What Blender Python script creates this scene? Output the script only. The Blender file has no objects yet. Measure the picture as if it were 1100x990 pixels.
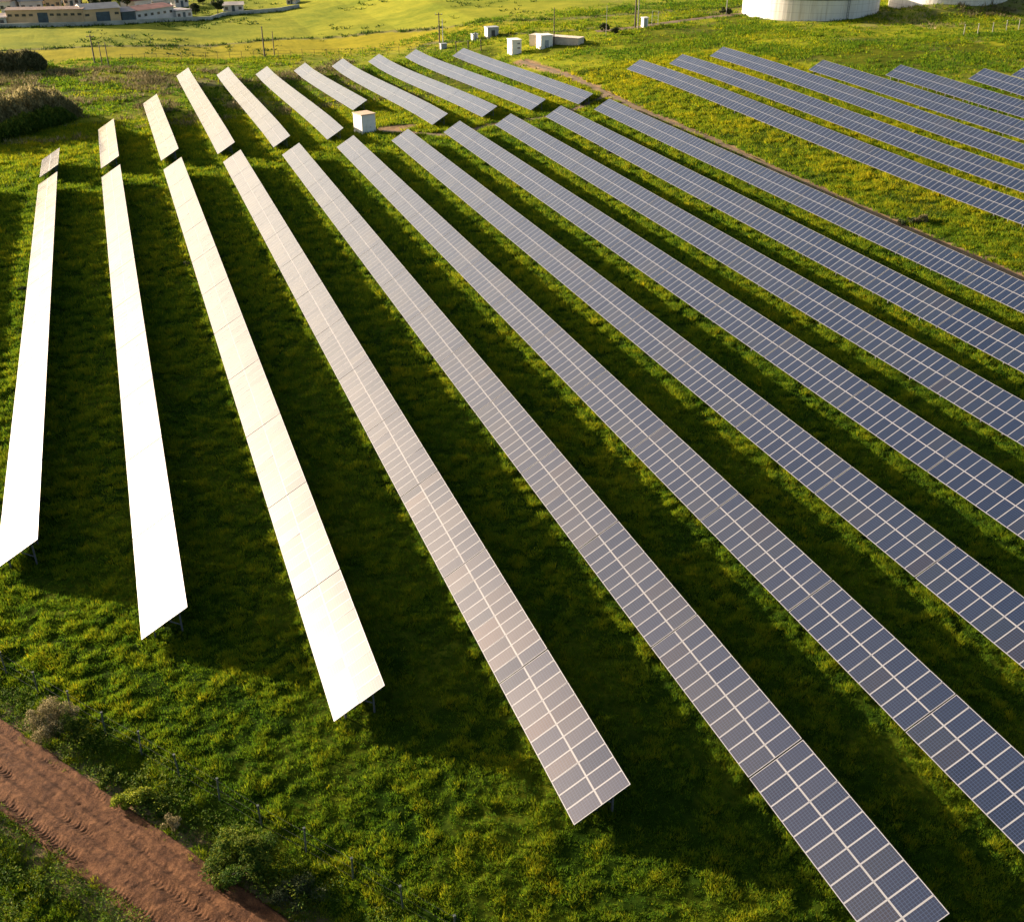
import bpy, bmesh, math, random
import numpy as np
from mathutils import Vector, Matrix

# ------------------------------------------------------------------ camera, sky, sun, exposure
C = bpy.context.scene.collection
SC = bpy.context.scene
CZ = 40.6
F = 1137.1                       # focal length in pixels of the 1100 px wide photograph
PIT, YAW, ROL = 0.51081272, 0.34820928, -0.00331611
fw = Vector((math.sin(YAW)*math.cos(PIT), math.cos(YAW)*math.cos(PIT), -math.sin(PIT)))
r0 = Vector((math.cos(YAW), -math.sin(YAW), 0)); u0 = r0.cross(fw)
rt = r0*math.cos(ROL)+u0*math.sin(ROL); up = -r0*math.sin(ROL)+u0*math.cos(ROL)
cam = bpy.data.cameras.new('camera'); camo = bpy.data.objects.new('camera', cam); C.objects.link(camo)
camo.matrix_world = Matrix(((rt.x, up.x, -fw.x, 0), (rt.y, up.y, -fw.y, 0), (rt.z, up.z, -fw.z, CZ), (0, 0, 0, 1)))
cam.sensor_width = 36; cam.lens = F/1100*36; cam.clip_start = 0.5; cam.clip_end = 6000
SC.camera = camo

SUN_EL, SUN_AZ = math.radians(13.3), math.radians(-40.5)
world = bpy.data.worlds.new("World"); SC.world = world; world.use_nodes = True
wn = world.node_tree
sky = wn.nodes.new('ShaderNodeTexSky'); sky.sky_type = 'NISHITA'; sky.sun_disc = False
sky.sun_elevation = SUN_EL; sky.sun_rotation = SUN_AZ; sky.air_density = 1.0; sky.dust_density = 4.5
wn.links.new(sky.outputs[0], wn.nodes['Background'].inputs[0])
wn.nodes['Background'].inputs[1].default_value = 0.063
sl = bpy.data.lights.new('sun', 'SUN'); sl.energy = 5.0; sl.angle = math.radians(0.5); sl.color = (1, 0.82, 0.64)
so = bpy.data.objects.new('sun', sl); C.objects.link(so); so.location = (-50, 80, 60)
sdir = Vector((math.sin(SUN_AZ)*math.cos(SUN_EL), math.cos(SUN_AZ)*math.cos(SUN_EL), math.sin(SUN_EL)))
so.rotation_euler = sdir.to_track_quat('Z', 'Y').to_euler()
SC.view_settings.view_transform = 'Standard'; SC.view_settings.look = 'None'
SC.view_settings.gamma = 1; SC.view_settings.use_curve_mapping = False
SC.view_settings.exposure = 1.9
SC.cycles.max_bounces = 6; SC.cycles.diffuse_bounces = 2; SC.cycles.transmission_bounces = 4

R = random.Random(7)
NR = np.random.default_rng(11)

# ------------------------------------------------------------------ helpers
def interp(x, xs, ys): return np.interp(x, xs, ys)
def ss(a, b, x):
    t = np.clip((np.asarray(x, float)-a)/(b-a), 0, 1); return t*t*(3-2*t)
def bump(x, y, cx, cy, rx, ry):
    d = ((x-cx)/rx)**2+((y-cy)/ry)**2
    return np.exp(-d*1.4)
def ground(x, y):
    n = interp(x, [25, 81, 99, 146, 260, 500], [0, 1.8, 2.9, 5.6, 9, 10])
    f = interp(x, [25, 81, 99, 146, 260, 500], [0, 1.8, 4.4, 6.6, 9, 10])
    g = n+(f-n)*ss(100, 200, y)
    g = g+interp(x, [0, 15, 30, 60, 80, 100, 130], [-1, -1.8, -3, -3.6, -2, -.5, 0])*(.35*ss(180, 262, y)+.65*np.clip((np.asarray(y, float)-186)/74, 0, 1))
    g = g+5.2*bump(x, y, 222, 236, 30, 9)          # earth bank in front of the second tank
    return g
def at(px, py, h=0.0):
    """world point on the ground (plus h) that a pixel of the photograph looks at"""
    d = fw+rt*((px-550)/F)-up*((py-495)/F); z = h
    for _ in range(60):
        t = (z-CZ)/d.z; z = .5*z+.5*(float(ground(d.x*t, d.y*t))+h)
    return Vector((d.x*t, d.y*t, z))

def hashn(ix, iy, seed):
    h = (ix.astype(np.int64)*374761393+iy.astype(np.int64)*668265263+seed*2147483647) & 0xffffffff
    h = ((h ^ (h >> 13))*1274126177) & 0xffffffff
    return ((h ^ (h >> 16)) & 0xffff)/65535.0
def vnoise(x, y, s, seed=0):
    x = np.asarray(x, float)/s; y = np.asarray(y, float)/s
    ix = np.floor(x); iy = np.floor(y); fx = x-ix; fy = y-iy
    fx = fx*fx*(3-2*fx); fy = fy*fy*(3-2*fy)
    a = hashn(ix, iy, seed); b = hashn(ix+1, iy, seed); c = hashn(ix, iy+1, seed); d = hashn(ix+1, iy+1, seed)
    return (a*(1-fx)+b*fx)*(1-fy)+(c*(1-fx)+d*fx)*fy
def fbm(x, y, s, seed=0, o=4):
    t = 0; a = .5; n = 0
    for k in range(o):
        t = t+a*vnoise(x, y, s/2**k, seed+k*17); n += a; a *= .55
    return t/n

class MB:
    """collects polygons for one mesh object"""
    def __init__(s): s.v = []; s.f = []; s.m = []
    def quad(s, pts, mi=0):
        b = len(s.v); s.v += [tuple(p) for p in pts]; s.f.append(tuple(range(b, b+len(pts)))); s.m.append(mi)
    def box(s, c, size, rz=0, mi=0, M=None):
        hx, hy, hz = size[0]/2, size[1]/2, size[2]/2; b = len(s.v)
        ca, sa = math.cos(rz), math.sin(rz)
        for dz in (-hz, hz):
            for dx, dy in ((-hx, -hy), (hx, -hy), (hx, hy), (-hx, hy)):
                p = Vector((c[0]+dx*ca-dy*sa, c[1]+dx*sa+dy*ca, c[2]+dz))
                s.v.append(tuple(M @ p if M else p))
        for f in ((3, 2, 1, 0), (4, 5, 6, 7), (0, 1, 5, 4), (1, 2, 6, 5), (2, 3, 7, 6), (3, 0, 4, 7)):
            s.f.append(tuple(b+i for i in f)); s.m.append(mi)
    def bar(s, a, b_, w, h=None, mi=0):
        h = h or w; a = Vector(a); b_ = Vector(b_); d = (b_-a).normalized()
        ref = Vector((0, 0, 1)) if abs(d.z) < .9 else Vector((1, 0, 0))
        x = d.cross(ref).normalized(); y = x.cross(d); b = len(s.v)
        for p in (a, b_):
            for i, j in ((-1, -1), (1, -1), (1, 1), (-1, 1)): s.v.append(tuple(p+x*i*w/2+y*j*h/2))
        for f in ((3, 2, 1, 0), (4, 5, 6, 7), (0, 1, 5, 4), (1, 2, 6, 5), (2, 3, 7, 6), (3, 0, 4, 7)):
            s.f.append(tuple(b+i for i in f)); s.m.append(mi)
    def tube(s, pts, rad, n=8, mi=0, cap=True):
        rings = []
        for k, p in enumerate(pts):
            p = Vector(p); q = Vector(pts[min(k+1, len(pts)-1)])-Vector(pts[max(k-1, 0)]); q.normalize()
            ref = Vector((0, 0, 1)) if abs(q.z) < .9 else Vector((1, 0, 0))
            x = q.cross(ref).normalized(); y = x.cross(q); r = rad[k] if hasattr(rad, '__len__') else rad
            b = len(s.v); rings.append(b)
            for i in range(n):
                a = 2*math.pi*i/n; s.v.append(tuple(p+x*math.cos(a)*r+y*math.sin(a)*r))
        for k in range(len(rings)-1):
            for i in range(n):
                j = (i+1) % n; s.f.append((rings[k]+i, rings[k]+j, rings[k+1]+j, rings[k+1]+i)); s.m.append(mi)
        if cap:
            s.f.append(tuple(rings[0]+i for i in range(n))[::-1]); s.f.append(tuple(rings[-1]+i for i in range(n))); s.m += [mi, mi]
    def mesh(s, name, mats):
        me = bpy.data.meshes.new(name); me.from_pydata(s.v, [], s.f)
        for m in (mats if isinstance(mats, (list, tuple)) else [mats]): me.materials.append(m)
        me.polygons.foreach_set('material_index', s.m); me.update(); return me
    def build(s, name, mats, parent=None, loc=(0, 0, 0), rz=0):
        o = bpy.data.objects.new(name, s.mesh(name, mats)); C.objects.link(o); o.location = loc; o.rotation_euler.z = rz
        if parent: o.parent = parent
        return o
def np_mesh(name, verts, faces_flat, nper, mats, attrs=None):
    """verts (N,3), faces (M,nper) arrays -> mesh, quick for many small faces"""
    me = bpy.data.meshes.new(name); n = len(verts); m = len(faces_flat)
    me.vertices.add(n); me.vertices.foreach_set('co', np.ascontiguousarray(verts, np.float32).ravel())
    me.loops.add(m*nper); me.loops.foreach_set('vertex_index', np.ascontiguousarray(faces_flat, np.int32).ravel())
    me.polygons.add(m); me.polygons.foreach_set('loop_start', np.arange(0, m*nper, nper, dtype=np.int32))
    try: me.polygons.foreach_set('loop_total', np.full(m, nper, np.int32))
    except Exception: pass
    for mm in (mats if isinstance(mats, (list, tuple)) else [mats]): me.materials.append(mm)
    me.update(calc_edges=True)
    for k, (dom, arr) in (attrs or {}).items():
        a = me.attributes.new(k, 'FLOAT', dom); a.data.foreach_set('value', np.ascontiguousarray(arr, np.float32))
    return me
def tag(o, label=None, cat=None, group=None, kind=None):
    if label: o['label'] = label
    if cat: o['category'] = cat
    if group: o['group'] = group
    if kind: o['kind'] = kind
    return o
def empty(name, loc, rz=0):
    o = bpy.data.objects.new(name, None); C.objects.link(o); o.location = loc; o.rotation_euler.z = rz
    o.empty_display_size = .5; return o
def link(name, me, parent=None, loc=(0, 0, 0)):
    o = bpy.data.objects.new(name, me); C.objects.link(o); o.location = loc
    if parent: o.parent = parent
    return o

# ------------------------------------------------------------------ materials
def newmat(name):
    m = bpy.data.materials.new(name); m.use_nodes = True; nt = m.node_tree
    return m, nt, nt.nodes, nt.links, nt.nodes['Principled BSDF']
def N(nt, t, **kw):
    n = nt.nodes.new(t)
    for k, v in kw.items(): setattr(n, k, v)
    return n
def ramp(nt, fac, stops):
    r = nt.nodes.new('ShaderNodeValToRGB'); e = r.color_ramp.elements
    while len(e) < len(stops): e.new(.5)
    for i, (p, c) in enumerate(stops): e[i].position = p; e[i].color = (*c, 1)
    nt.links.new(fac, r.inputs[0]); return r.outputs[0]
def noise(nt, vec, scale, detail=4, rough=.6, dist=0):
    n = nt.nodes.new('ShaderNodeTexNoise'); n.inputs['Scale'].default_value = scale; n.inputs['Detail'].default_value = detail
    n.inputs['Roughness'].default_value = rough; n.inputs['Distortion'].default_value = dist
    if vec is not None: nt.links.new(vec, n.inputs['Vector'])
    return n.outputs['Fac']
def mixc(nt, fac, a, b):
    m = nt.nodes.new('ShaderNodeMix'); m.data_type = 'RGBA'
    for s_, v in ((0, fac), (6, a), (7, b)):
        if isinstance(v, (int, float)): m.inputs[s_].default_value = v
        elif isinstance(v, tuple): m.inputs[s_].default_value = (*v, 1)
        else: nt.links.new(v, m.inputs[s_])
    return m.outputs[2]
def math_(nt, op, a, b=None, clamp=False):
    m = nt.nodes.new('ShaderNodeMath'); m.operation = op; m.use_clamp = clamp
    for i, v in enumerate((a, b)):
        if v is None: continue
        if isinstance(v, (int, float)): m.inputs[i].default_value = v
        else: nt.links.new(v, m.inputs[i])
    return m.outputs[0]
def attr(nt, name):
    a = nt.nodes.new('ShaderNodeAttribute'); a.attribute_name = name; return a.outputs['Fac']
def objco(nt): return nt.nodes.new('ShaderNodeTexCoord').outputs['Object']
def plain(name, col, rough=.6, metal=0, var=.12, scale=3.0, bumps=0):
    m, nt, nn, ll, p = newmat(name); oc = objco(nt)
    f = noise(nt, oc, scale, 5)
    a = tuple(max(0, c*(1-var*2)) for c in col); b = tuple(min(1, c*(1+var)) for c in col)
    ll.new(ramp(nt, f, [(.3, a), (.65, b)]), p.inputs['Base Color'])
    p.inputs['Roughness'].default_value = rough; p.inputs['Metallic'].default_value = metal
    if bumps:
        bn = nt.nodes.new('ShaderNodeBump'); bn.inputs['Strength'].default_value = bumps; bn.inputs['Distance'].default_value = .05
        ll.new(noise(nt, oc, scale*8, 4), bn.inputs['Height']); ll.new(bn.outputs[0], p.inputs['Normal'])
    return m

def leafy(name, stops, trans=.4, nscale=.12):
    """foliage: colour by per-leaf 'tint', part of the light passes through"""
    m, nt, nn, ll, p = newmat(name)
    geo = nt.nodes.new('ShaderNodeNewGeometry')
    t = math_(nt, 'ADD', math_(nt, 'MULTIPLY', attr(nt, 'tint'), .7), math_(nt, 'MULTIPLY', noise(nt, geo.outputs['Position'], nscale, 3), .3))
    col = ramp(nt, t, stops)
    ll.new(col, p.inputs['Base Color']); p.inputs['Roughness'].default_value = .75; p.inputs['Specular IOR Level'].default_value = .08
    tr = nt.nodes.new('ShaderNodeBsdfTranslucent'); ll.new(col, tr.inputs['Color'])
    mx = nt.nodes.new('ShaderNodeMixShader'); mx.inputs[0].default_value = trans
    ll.new(p.outputs[0], mx.inputs[1]); ll.new(tr.outputs[0], mx.inputs[2]); ll.new(mx.outputs[0], nn['Material Output'].inputs['Surface'])
    return m
M = {}
M['grass'] = leafy('grass_blades', [(.12, (.013, .050, .006)), (.36, (.060, .130, .007)), (.55, (.145, .205, .008)), (.82, (.40, .33, .008))], .55, .05)
M['leaf'] = leafy('bush_leaves', [(.15, (.018, .045, .007)), (.5, (.05, .095, .010)), (.8, (.15, .17, .018))], .35)
M['leaf_yellow'] = leafy('bright_leaves', [(.15, (.07, .11, .01)), (.5, (.17, .22, .015)), (.8, (.33, .33, .03))], .4)
M['leaf_dry'] = leafy('dry_stems', [(.15, (.06, .06, .025)), (.5, (.18, .15, .065)), (.8, (.40, .32, .16))], .25)
M['leaf_dark'] = leafy('dark_leaves', [(.15, (.018, .03, .014)), (.5, (.04, .055, .02)), (.8, (.08, .09, .035))], .2)
M['leaf_pink'] = leafy('pale_seed_heads', [(.15, (.12, .12, .05)), (.5, (.33, .26, .17)), (.8, (.5, .4, .32))], .3)
M['leaf_hedge'] = leafy('hedge_leaves', [(.15, (.04, .05, .02)), (.5, (.10, .10, .04)), (.8, (.21, .18, .08))], .25)
M['leaf_reed'] = leafy('reed_leaves', [(.15, (.07, .075, .03)), (.5, (.19, .17, .07)), (.8, (.40, .33, .15))], .35)
M['galv'] = plain('galvanised_steel', (.36, .37, .39), .45, .6, .15, 6)
M['rack'] = plain('rack_steel', (.10, .105, .12), .6, .2, .15, 6)
M['post'] = plain('fence_post', (.05, .065, .055), .7, 0, .2, 5)
M['palepost'] = plain('pale_post', (.26, .25, .22), .7, 0, .15, 5)
M['wood'] = plain('pole_wood', (.10, .075, .055), .85, 0, .3, 4)
M['white'] = plain('white_render', (.74, .71, .66), .7, 0, .06, .8)
M['cabin'] = plain('cabin_panel', (.82, .78, .70), .55, 0, .06, 1.5)
M['cream'] = plain('cream_roof', (.55, .40, .26), .7, 0, .1, 1.2)
M['tan'] = plain('tan_wall', (.62, .52, .40), .8, 0, .1, .8)
M['greybox'] = plain('grey_cabinet', (.33, .35, .36), .6, 0, .1, 2)
M['darkmetal'] = plain('dark_metal', (.05, .055, .06), .5, .3, .2, 3)
M['window'] = plain('dark_window', (.045, .05, .06), .2, 0, .2, .5)
M['gate'] = plain('blue_grey_gate', (.05, .08, .10), .6, 0, .2, .7)
M['warewall'] = plain('ochre_wall', (.60, .42, .24), .85, 0, .12, .25)
M['whitewall'] = plain('pale_wall', (.58, .54, .52), .85, 0, .1, .25)
M['greywall'] = plain('concrete_wall', (.40, .40, .36), .9, 0, .18, .2)
M['redroof'] = plain('red_tiles', (.26, .10, .075), .85, 0, .25, .4)
M['brownroof'] = plain('brown_tiles', (.20, .13, .10), .85, 0, .25, .4)
M['greyroof'] = plain('grey_roof', (.30, .27, .26), .8, 0, .2, .3)
M['paleroof'] = plain('pale_roof', (.52, .44, .36), .8, 0, .12, .3)
M['orange'] = plain('orange_wall', (.62, .28, .13), .8, 0, .12, .4)
M['tankroof'] = plain('tank_roof', (.055, .07, .09), .55, .1, .2, .25)
M['bark'] = plain('bark', (.09, .07, .05), .9, 0, .3, 4)

def tank_mat():
    m, nt, nn, ll, p = newmat('tank_wall'); oc = objco(nt)
    mp = N(nt, 'ShaderNodeMapping'); mp.inputs['Scale'].default_value = (.9, .9, .06); ll.new(oc, mp.inputs[0])
    st = noise(nt, mp.outputs[0], 1.5, 6, .7)
    base = ramp(nt, st, [(.25, (.50, .44, .36)), (.5, (.72, .68, .62)), (.8, (.78, .75, .70))])
    g = N(nt, 'ShaderNodeTexGradient', gradient_type='RADIAL'); ll.new(oc, g.inputs[0])
    f = math_(nt, 'FRACT', math_(nt, 'MULTIPLY', g.outputs['Fac'], 26.0)); sm = math_(nt, 'GREATER_THAN', math_(nt, 'ABSOLUTE', math_(nt, 'SUBTRACT', f, .5)), .488)
    z = N(nt, 'ShaderNodeSeparateXYZ'); ll.new(oc, z.inputs[0])
    h = math_(nt, 'GREATER_THAN', math_(nt, 'ABSOLUTE', math_(nt, 'SUBTRACT', math_(nt, 'FRACT', math_(nt, 'MULTIPLY', z.outputs[2], .55)), .5)), .475)
    ll.new(mixc(nt, math_(nt, 'MULTIPLY', math_(nt, 'MAXIMUM', sm, h), .45), base, (.28, .24, .20)), p.inputs['Base Color']); p.inputs['Roughness'].default_value = .6; return m
M['tank'] = tank_mat()

def soil_mat(name, stops, sc=1.5):
    m, nt, nn, ll, p = newmat(name); geo = nt.nodes.new('ShaderNodeNewGeometry')
    f = noise(nt, geo.outputs['Position'], sc, 8, .7, .4); g = noise(nt, geo.outputs['Position'], sc*9, 5, .7)
    col = ramp(nt, math_(nt, 'ADD', math_(nt, 'MULTIPLY', f, .6), math_(nt, 'MULTIPLY', g, .4)), stops)
    ll.new(col, p.inputs['Base Color']); p.inputs['Roughness'].default_value = .95; p.inputs['Specular IOR Level'].default_value = .15
    b = nt.nodes.new('ShaderNodeBump'); b.inputs['Strength'].default_value = .7; b.inputs['Distance'].default_value = .06
    ll.new(g, b.inputs['Height']); ll.new(b.outputs[0], p.inputs['Normal']); return m
M['redsoil'] = soil_mat('red_soil', [(.34, (.020, .009, .005)), (.47, (.078, .033, .014)), (.62, (.19, .088, .038))])
M['path'] = soil_mat('pale_soil', [(.3, (.07, .05, .028)), (.5, (.14, .10, .06)), (.7, (.24, .18, .12))], .7)

def ground_mat():
    m, nt, nn, ll, p = newmat('field'); geo = nt.nodes.new('ShaderNodeNewGeometry'); pos = geo.outputs['Position']
    big = noise(nt, pos, .035, 8, .72, .5); mid = noise(nt, pos, .22, 6, .65, .3); fine = noise(nt, pos, 2.6, 8, .8)
    t = math_(nt, 'ADD', math_(nt, 'MULTIPLY', mid, .45), math_(nt, 'MULTIPLY', fine, .55))
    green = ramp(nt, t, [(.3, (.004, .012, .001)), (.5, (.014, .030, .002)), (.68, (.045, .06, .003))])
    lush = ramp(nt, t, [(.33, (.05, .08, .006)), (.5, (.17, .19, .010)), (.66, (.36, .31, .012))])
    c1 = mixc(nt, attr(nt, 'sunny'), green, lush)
    far = ramp(nt, math_(nt, 'ADD', math_(nt, 'MULTIPLY', big, .5), math_(nt, 'MULTIPLY', t, .5)),
               [(.34, (.07, .11, .012)), (.46, (.16, .185, .018)), (.56, (.25, .25, .024)), (.66, (.35, .31, .03))])
    c2 = mixc(nt, attr(nt, 'far'), c1, far)
    band = ramp(nt, t, [(.35, (.16, .16, .012)), (.6, (.31, .26, .018))])
    c3 = mixc(nt, attr(nt, 'band'), c2, band)
    olive = ramp(nt, t, [(.35, (.09, .085, .035)), (.6, (.20, .18, .07))])
    c4 = mixc(nt, attr(nt, 'scrub'), c3, olive)
    soil = ramp(nt, t, [(.35, (.14, .09, .05)), (.6, (.27, .18, .10))])
    c5 = mixc(nt, attr(nt, 'soil'), c4, soil)
    ll.new(c5, p.inputs['Base Color']); p.inputs['Roughness'].default_value = 1; p.inputs['Specular IOR Level'].default_value = .02
    b = nt.nodes.new('ShaderNodeBump'); b.inputs['Strength'].default_value = .9; b.inputs['Distance'].default_value = .1
    ll.new(t, b.inputs['Height']); ll.new(b.outputs[0], p.inputs['Normal']); return m
M['ground'] = ground_mat()

def pv_mat():
    """solar module glass over blue-grey cells; UV runs 0..1 over one module"""
    m, nt, nn, ll, p = newmat('solar_cells')
    uv = nt.nodes.new('ShaderNodeUVMap').outputs[0]; sp = N(nt, 'ShaderNodeSeparateXYZ'); ll.new(uv, sp.inputs[0])
    def grid(o, n, w):
        f = math_(nt, 'FRACT', math_(nt, 'MULTIPLY', o, n)); d = math_(nt, 'ABSOLUTE', math_(nt, 'SUBTRACT', f, .5))
        return math_(nt, 'GREATER_THAN', d, .5-w)
    g = math_(nt, 'MAXIMUM', grid(sp.outputs[0], 6, .06), grid(sp.outputs[1], 10, .06))
    bus = math_(nt, 'MULTIPLY', grid(sp.outputs[0], 18, .05), .25)
    oc = objco(nt); sc = noise(nt, oc, 2.5, 3)
    t = math_(nt, 'ADD', math_(nt, 'MULTIPLY', attr(nt, 'tint'), .8), math_(nt, 'MULTIPLY', sc, .2))
    cell = ramp(nt, t, [(.1, (.001, .004, .016)), (.45, (.001, .006, .022)), (.7, (.002, .007, .016)), (.95, (.006, .004, .008))])
    col = mixc(nt, math_(nt, 'MAXIMUM', g, bus), cell, (.020, .036, .075))
    ll.new(col, p.inputs['Base Color']); p.inputs['Roughness'].default_value = PV_R1; ll.new(math_(nt, 'ADD', math_(nt, 'MULTIPLY', attr(nt, 'tint'), .22), PV_S1), p.inputs['Specular IOR Level']); ll.new(mixc(nt, attr(nt, 'tint'), (.92, .86, .93), (1.0, .76, .72)), p.inputs['Specular Tint'])
    p.inputs['Coat Weight'].default_value = 1; p.inputs['Coat Roughness'].default_value = PV_R2; p.inputs['Coat IOR'].default_value = 1.56
    return m
PV_R1, PV_S1, PV_R2 = .38, .19, .18
M['pv'] = pv_mat()
M['alu'] = plain('module_frame', (.18, .18, .195), .5, .0, .05, 2)

# ------------------------------------------------------------------ ground
ROAD_D = Vector((.5709, -.8210)); ROAD_N = Vector((-.8210, -.5709)); ROAD_C = Vector((-12.96, 49.5)); ROAD_W = 3.6
def road_d(x, y): return np.abs((x-ROAD_C.x)*ROAD_N.x+(y-ROAD_C.y)*ROAD_N.y)
FENCE_A = Vector((-11.3, 54.5)); FENCE_B = Vector((6.7, 30.5))
# path along the last row of the main block, then through the service gap
_pp = [at(560, 66), at(612, 82), at(652, 101), at(700, 124), at(760, 148), at(850, 190), at(930, 226), at(1010, 262), at(1090, 296), at(1150, 322)]
PATH1 = [(p.x, p.y) for p in _pp]
_pp = [at(410, 141), at(440, 143), at(480, 146), at(515, 138), at(545, 133), at(590, 126), at(628, 114), at(652, 103)]
PATH2 = [(p.x, p.y) for p in _pp]
_pp = [at(640, 33), at(690, 28), at(740, 21), at(785, 14), at(812, 14), at(840, 26)]
_pp = [at(640, 34), at(690, 29), at(730, 23), at(770, 18), at(800, 15)]
PATH3 = [(p.x, p.y) for p in _pp]
def seg_d(x, y, pts):
    d = np.full(np.shape(x), 1e9)
    for (ax, ay), (bx, by) in zip(pts[:-1], pts[1:]):
        vx, vy = bx-ax, by-ay; t = np.clip(((x-ax)*vx+(y-ay)*vy)/(vx*vx+vy*vy), 0, 1)
        d = np.minimum(d, np.hypot(x-ax-vx*t, y-ay-vy*t))
    return d
# far field boundary lines
BND1 = [tuple(at(a, b).xy) for a, b in ((-60, 57), (0, 55), (150, 50), (300, 42), (420, 34), (480, 30), (600, 21), (700, 14), (780, 9), (860, 2))]
BND2 = [tuple(at(a, b).xy) for a, b in ((448, 53), (462, 47), (520, 42), (600, 34), (650, 29))]
def relief(x, y):
    near = 1-ss(120, 300, np.hypot(x, y))
    h = (np.abs(fbm(x, y, 1.1, 3, 3)-.5)*-2+.25)*.30*(.3+.7*near)+(fbm(x, y, .8, 13, 2)-.5)*.16*near+(fbm(x, y, 9, 9, 3)-.5)*.35
    cut = ss(.2, 1.6, road_d(x, y)-ROAD_W/2+.2)*ss(.1, 1.5, seg_d(x, y, PATH1)-.9)*ss(.1, 1.2, seg_d(x, y, PATH2)-.6)*ss(.1, 2, seg_d(x, y, PATH3)-1.6)
    return h*cut
def coords(segs):
    o = [segs[0][0]]
    for a, b, s in segs:
        n = max(1, int(round((b-a)/s))); o += list(a+(b-a)*(np.arange(n)+1)/n)
    return np.array(o)
gx = coords([(-3000, -600, 200), (-600, -120, 20), (-120, -25, 3), (-25, 110, .3), (110, 260, 1.2), (260, 700, 20), (700, 3200, 200)])
gy = coords([(-500, -60, 40), (-60, 12, 3), (12, 130, .3), (130, 210, .5), (210, 300, .8), (300, 480, 2.5), (480, 1000, 30), (1000, 4000, 250)])
X, Y = np.meshgrid(gx, gy); Z = ground(X, Y)+relief(X, Y)-.3*(1-ss(ROAD_W/2-.3, ROAD_W/2+.1, road_d(X, Y)))
nx, ny = len(gx), len(gy)
idx = np.arange(nx*ny).reshape(ny, nx)
faces = np.stack([idx[:-1, :-1], idx[:-1, 1:], idx[1:, 1:], idx[1:, :-1]], -1).reshape(-1, 4)
nz = fbm(X, Y, 14, 40, 4)
def bsign(x, y):     # y of boundary line 1 at this x
    return np.interp(x, [p[0] for p in BND1], [p[1] for p in BND1])
farm = ss(-6, 10, Y-268+(nz-.5)*30)*(1-ss(100, 135, X))+ss(0, 14, Y-bsign(X, Y))*ss(90, 130, X)*(1-ss(150, 175, X))
by = bsign(X, Y)
bandm = ss(0, 2.5, by-Y)*(1-ss(26, 40, by-Y+(nz-.5)*10))*(1-ss(95, 120, X))*ss(265, 285, Y+(nz-.5)*20)
# sunny, flowering turf on the right of the main block and behind the rows
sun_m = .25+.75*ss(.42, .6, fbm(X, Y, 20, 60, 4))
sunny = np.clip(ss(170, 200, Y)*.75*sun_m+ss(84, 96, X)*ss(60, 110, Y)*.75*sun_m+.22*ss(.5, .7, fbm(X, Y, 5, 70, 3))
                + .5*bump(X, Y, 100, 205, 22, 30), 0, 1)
scrub = np.clip(ss(.52, .66, fbm(X, Y, 11, 80, 4))*(ss(190, 215, Y)*(1-ss(18, 40, X))*(1-ss(268, 280, Y))+.6*ss(120, 160, X)*ss(150, 200, Y)*(1-ss(300, 320, Y))) + bump(X, Y, 216, 232, 26, 9)*.9
                + .9*ss(.50, .62, fbm(X, Y*.6, 30, 90, 3))*ss(350, 370, Y)*0, 0, 1)
dl1 = seg_d(X, Y, BND1); dl2 = seg_d(X, Y, BND2)
scrub = np.maximum(scrub, np.maximum(1-ss(.6, 2.0, dl1+(nz-.5)*3), 1-ss(.6, 1.8, dl2+(nz-.5)*2)))
soil = np.clip((1-ss(.1, 1.4, seg_d(X, Y, PATH1)-.9+(nz-.5)*1.5))+(1-ss(0, 2.2, seg_d(X, Y, PATH2)-1.0+(nz-.5)*2))+bump(X, Y, 46.5, 187, 5, 3.2)*1.2+.9*(1-ss(0, 1.6, road_d(X, Y)-ROAD_W/2)), 0, 1)
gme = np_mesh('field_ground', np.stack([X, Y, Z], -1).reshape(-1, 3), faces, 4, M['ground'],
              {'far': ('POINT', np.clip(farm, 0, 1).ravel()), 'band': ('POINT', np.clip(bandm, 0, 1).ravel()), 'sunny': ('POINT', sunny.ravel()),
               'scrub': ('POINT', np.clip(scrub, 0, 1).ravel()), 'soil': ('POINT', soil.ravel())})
gme.polygons.foreach_set('use_smooth', np.ones(len(gme.polygons), bool))
tag(link('grass_field_ground', gme), kind='structure')

def height(x, y): return ground(x, y)+relief(x, y)
def hz(x, y): return float(height(np.array([x]), np.array([y]))[0])

# dirt road with tyre tracks
u = np.arange(-22, 60, .055); w = np.arange(-ROAD_W/2-.35, ROAD_W/2+.36, .06)
U, Wd = np.meshgrid(u, w, indexing='ij'); e = (fbm(U, Wd, 1.4, 5, 3)-.5)*.5
xx = ROAD_C.x+ROAD_D.x*U+ROAD_N.x*Wd; yy = ROAD_C.y+ROAD_D.y*U+ROAD_N.y*Wd
rh = .06+(fbm(U, Wd, .22, 21, 4)-.5)*.055+(fbm(U, Wd, 2.2, 27, 2)-.5)*.06
for c, ww, dp in ((-1.5, .20, .08), (-.75, .16, .06), (.12, .24, .20), (1.42, .30, .20)):
    cw = c+.10*np.sin(U*.22+c*3)+(vnoise(U, U*0, 3, 8)-.5)*.15
    m_ = np.exp(-((Wd-cw)/ww)**2); clear = .1+.9*ss(.42, .62, fbm(U, Wd*2, 3.2, 33+int(c*10), 3))
    rh -= dp*m_*.8; rh += m_*clear*(.008 if c < 0 else .014)*np.sin(U*2*math.pi/.22+np.abs(Wd-cw)*4+vnoise(U, Wd, .8, 3)*2.5)*(.5+vnoise(U, Wd, .35, 6))
    rh += .05*np.exp(-((np.abs(Wd-cw)-ww*1.5)/.12)**2)
rh += .09*np.exp(-((np.abs(Wd)-ROAD_W/2+.1+e*.3)/.22)**2); rh += .05*(fbm(U*.12, Wd, .32, 71, 3)-.5)
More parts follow.
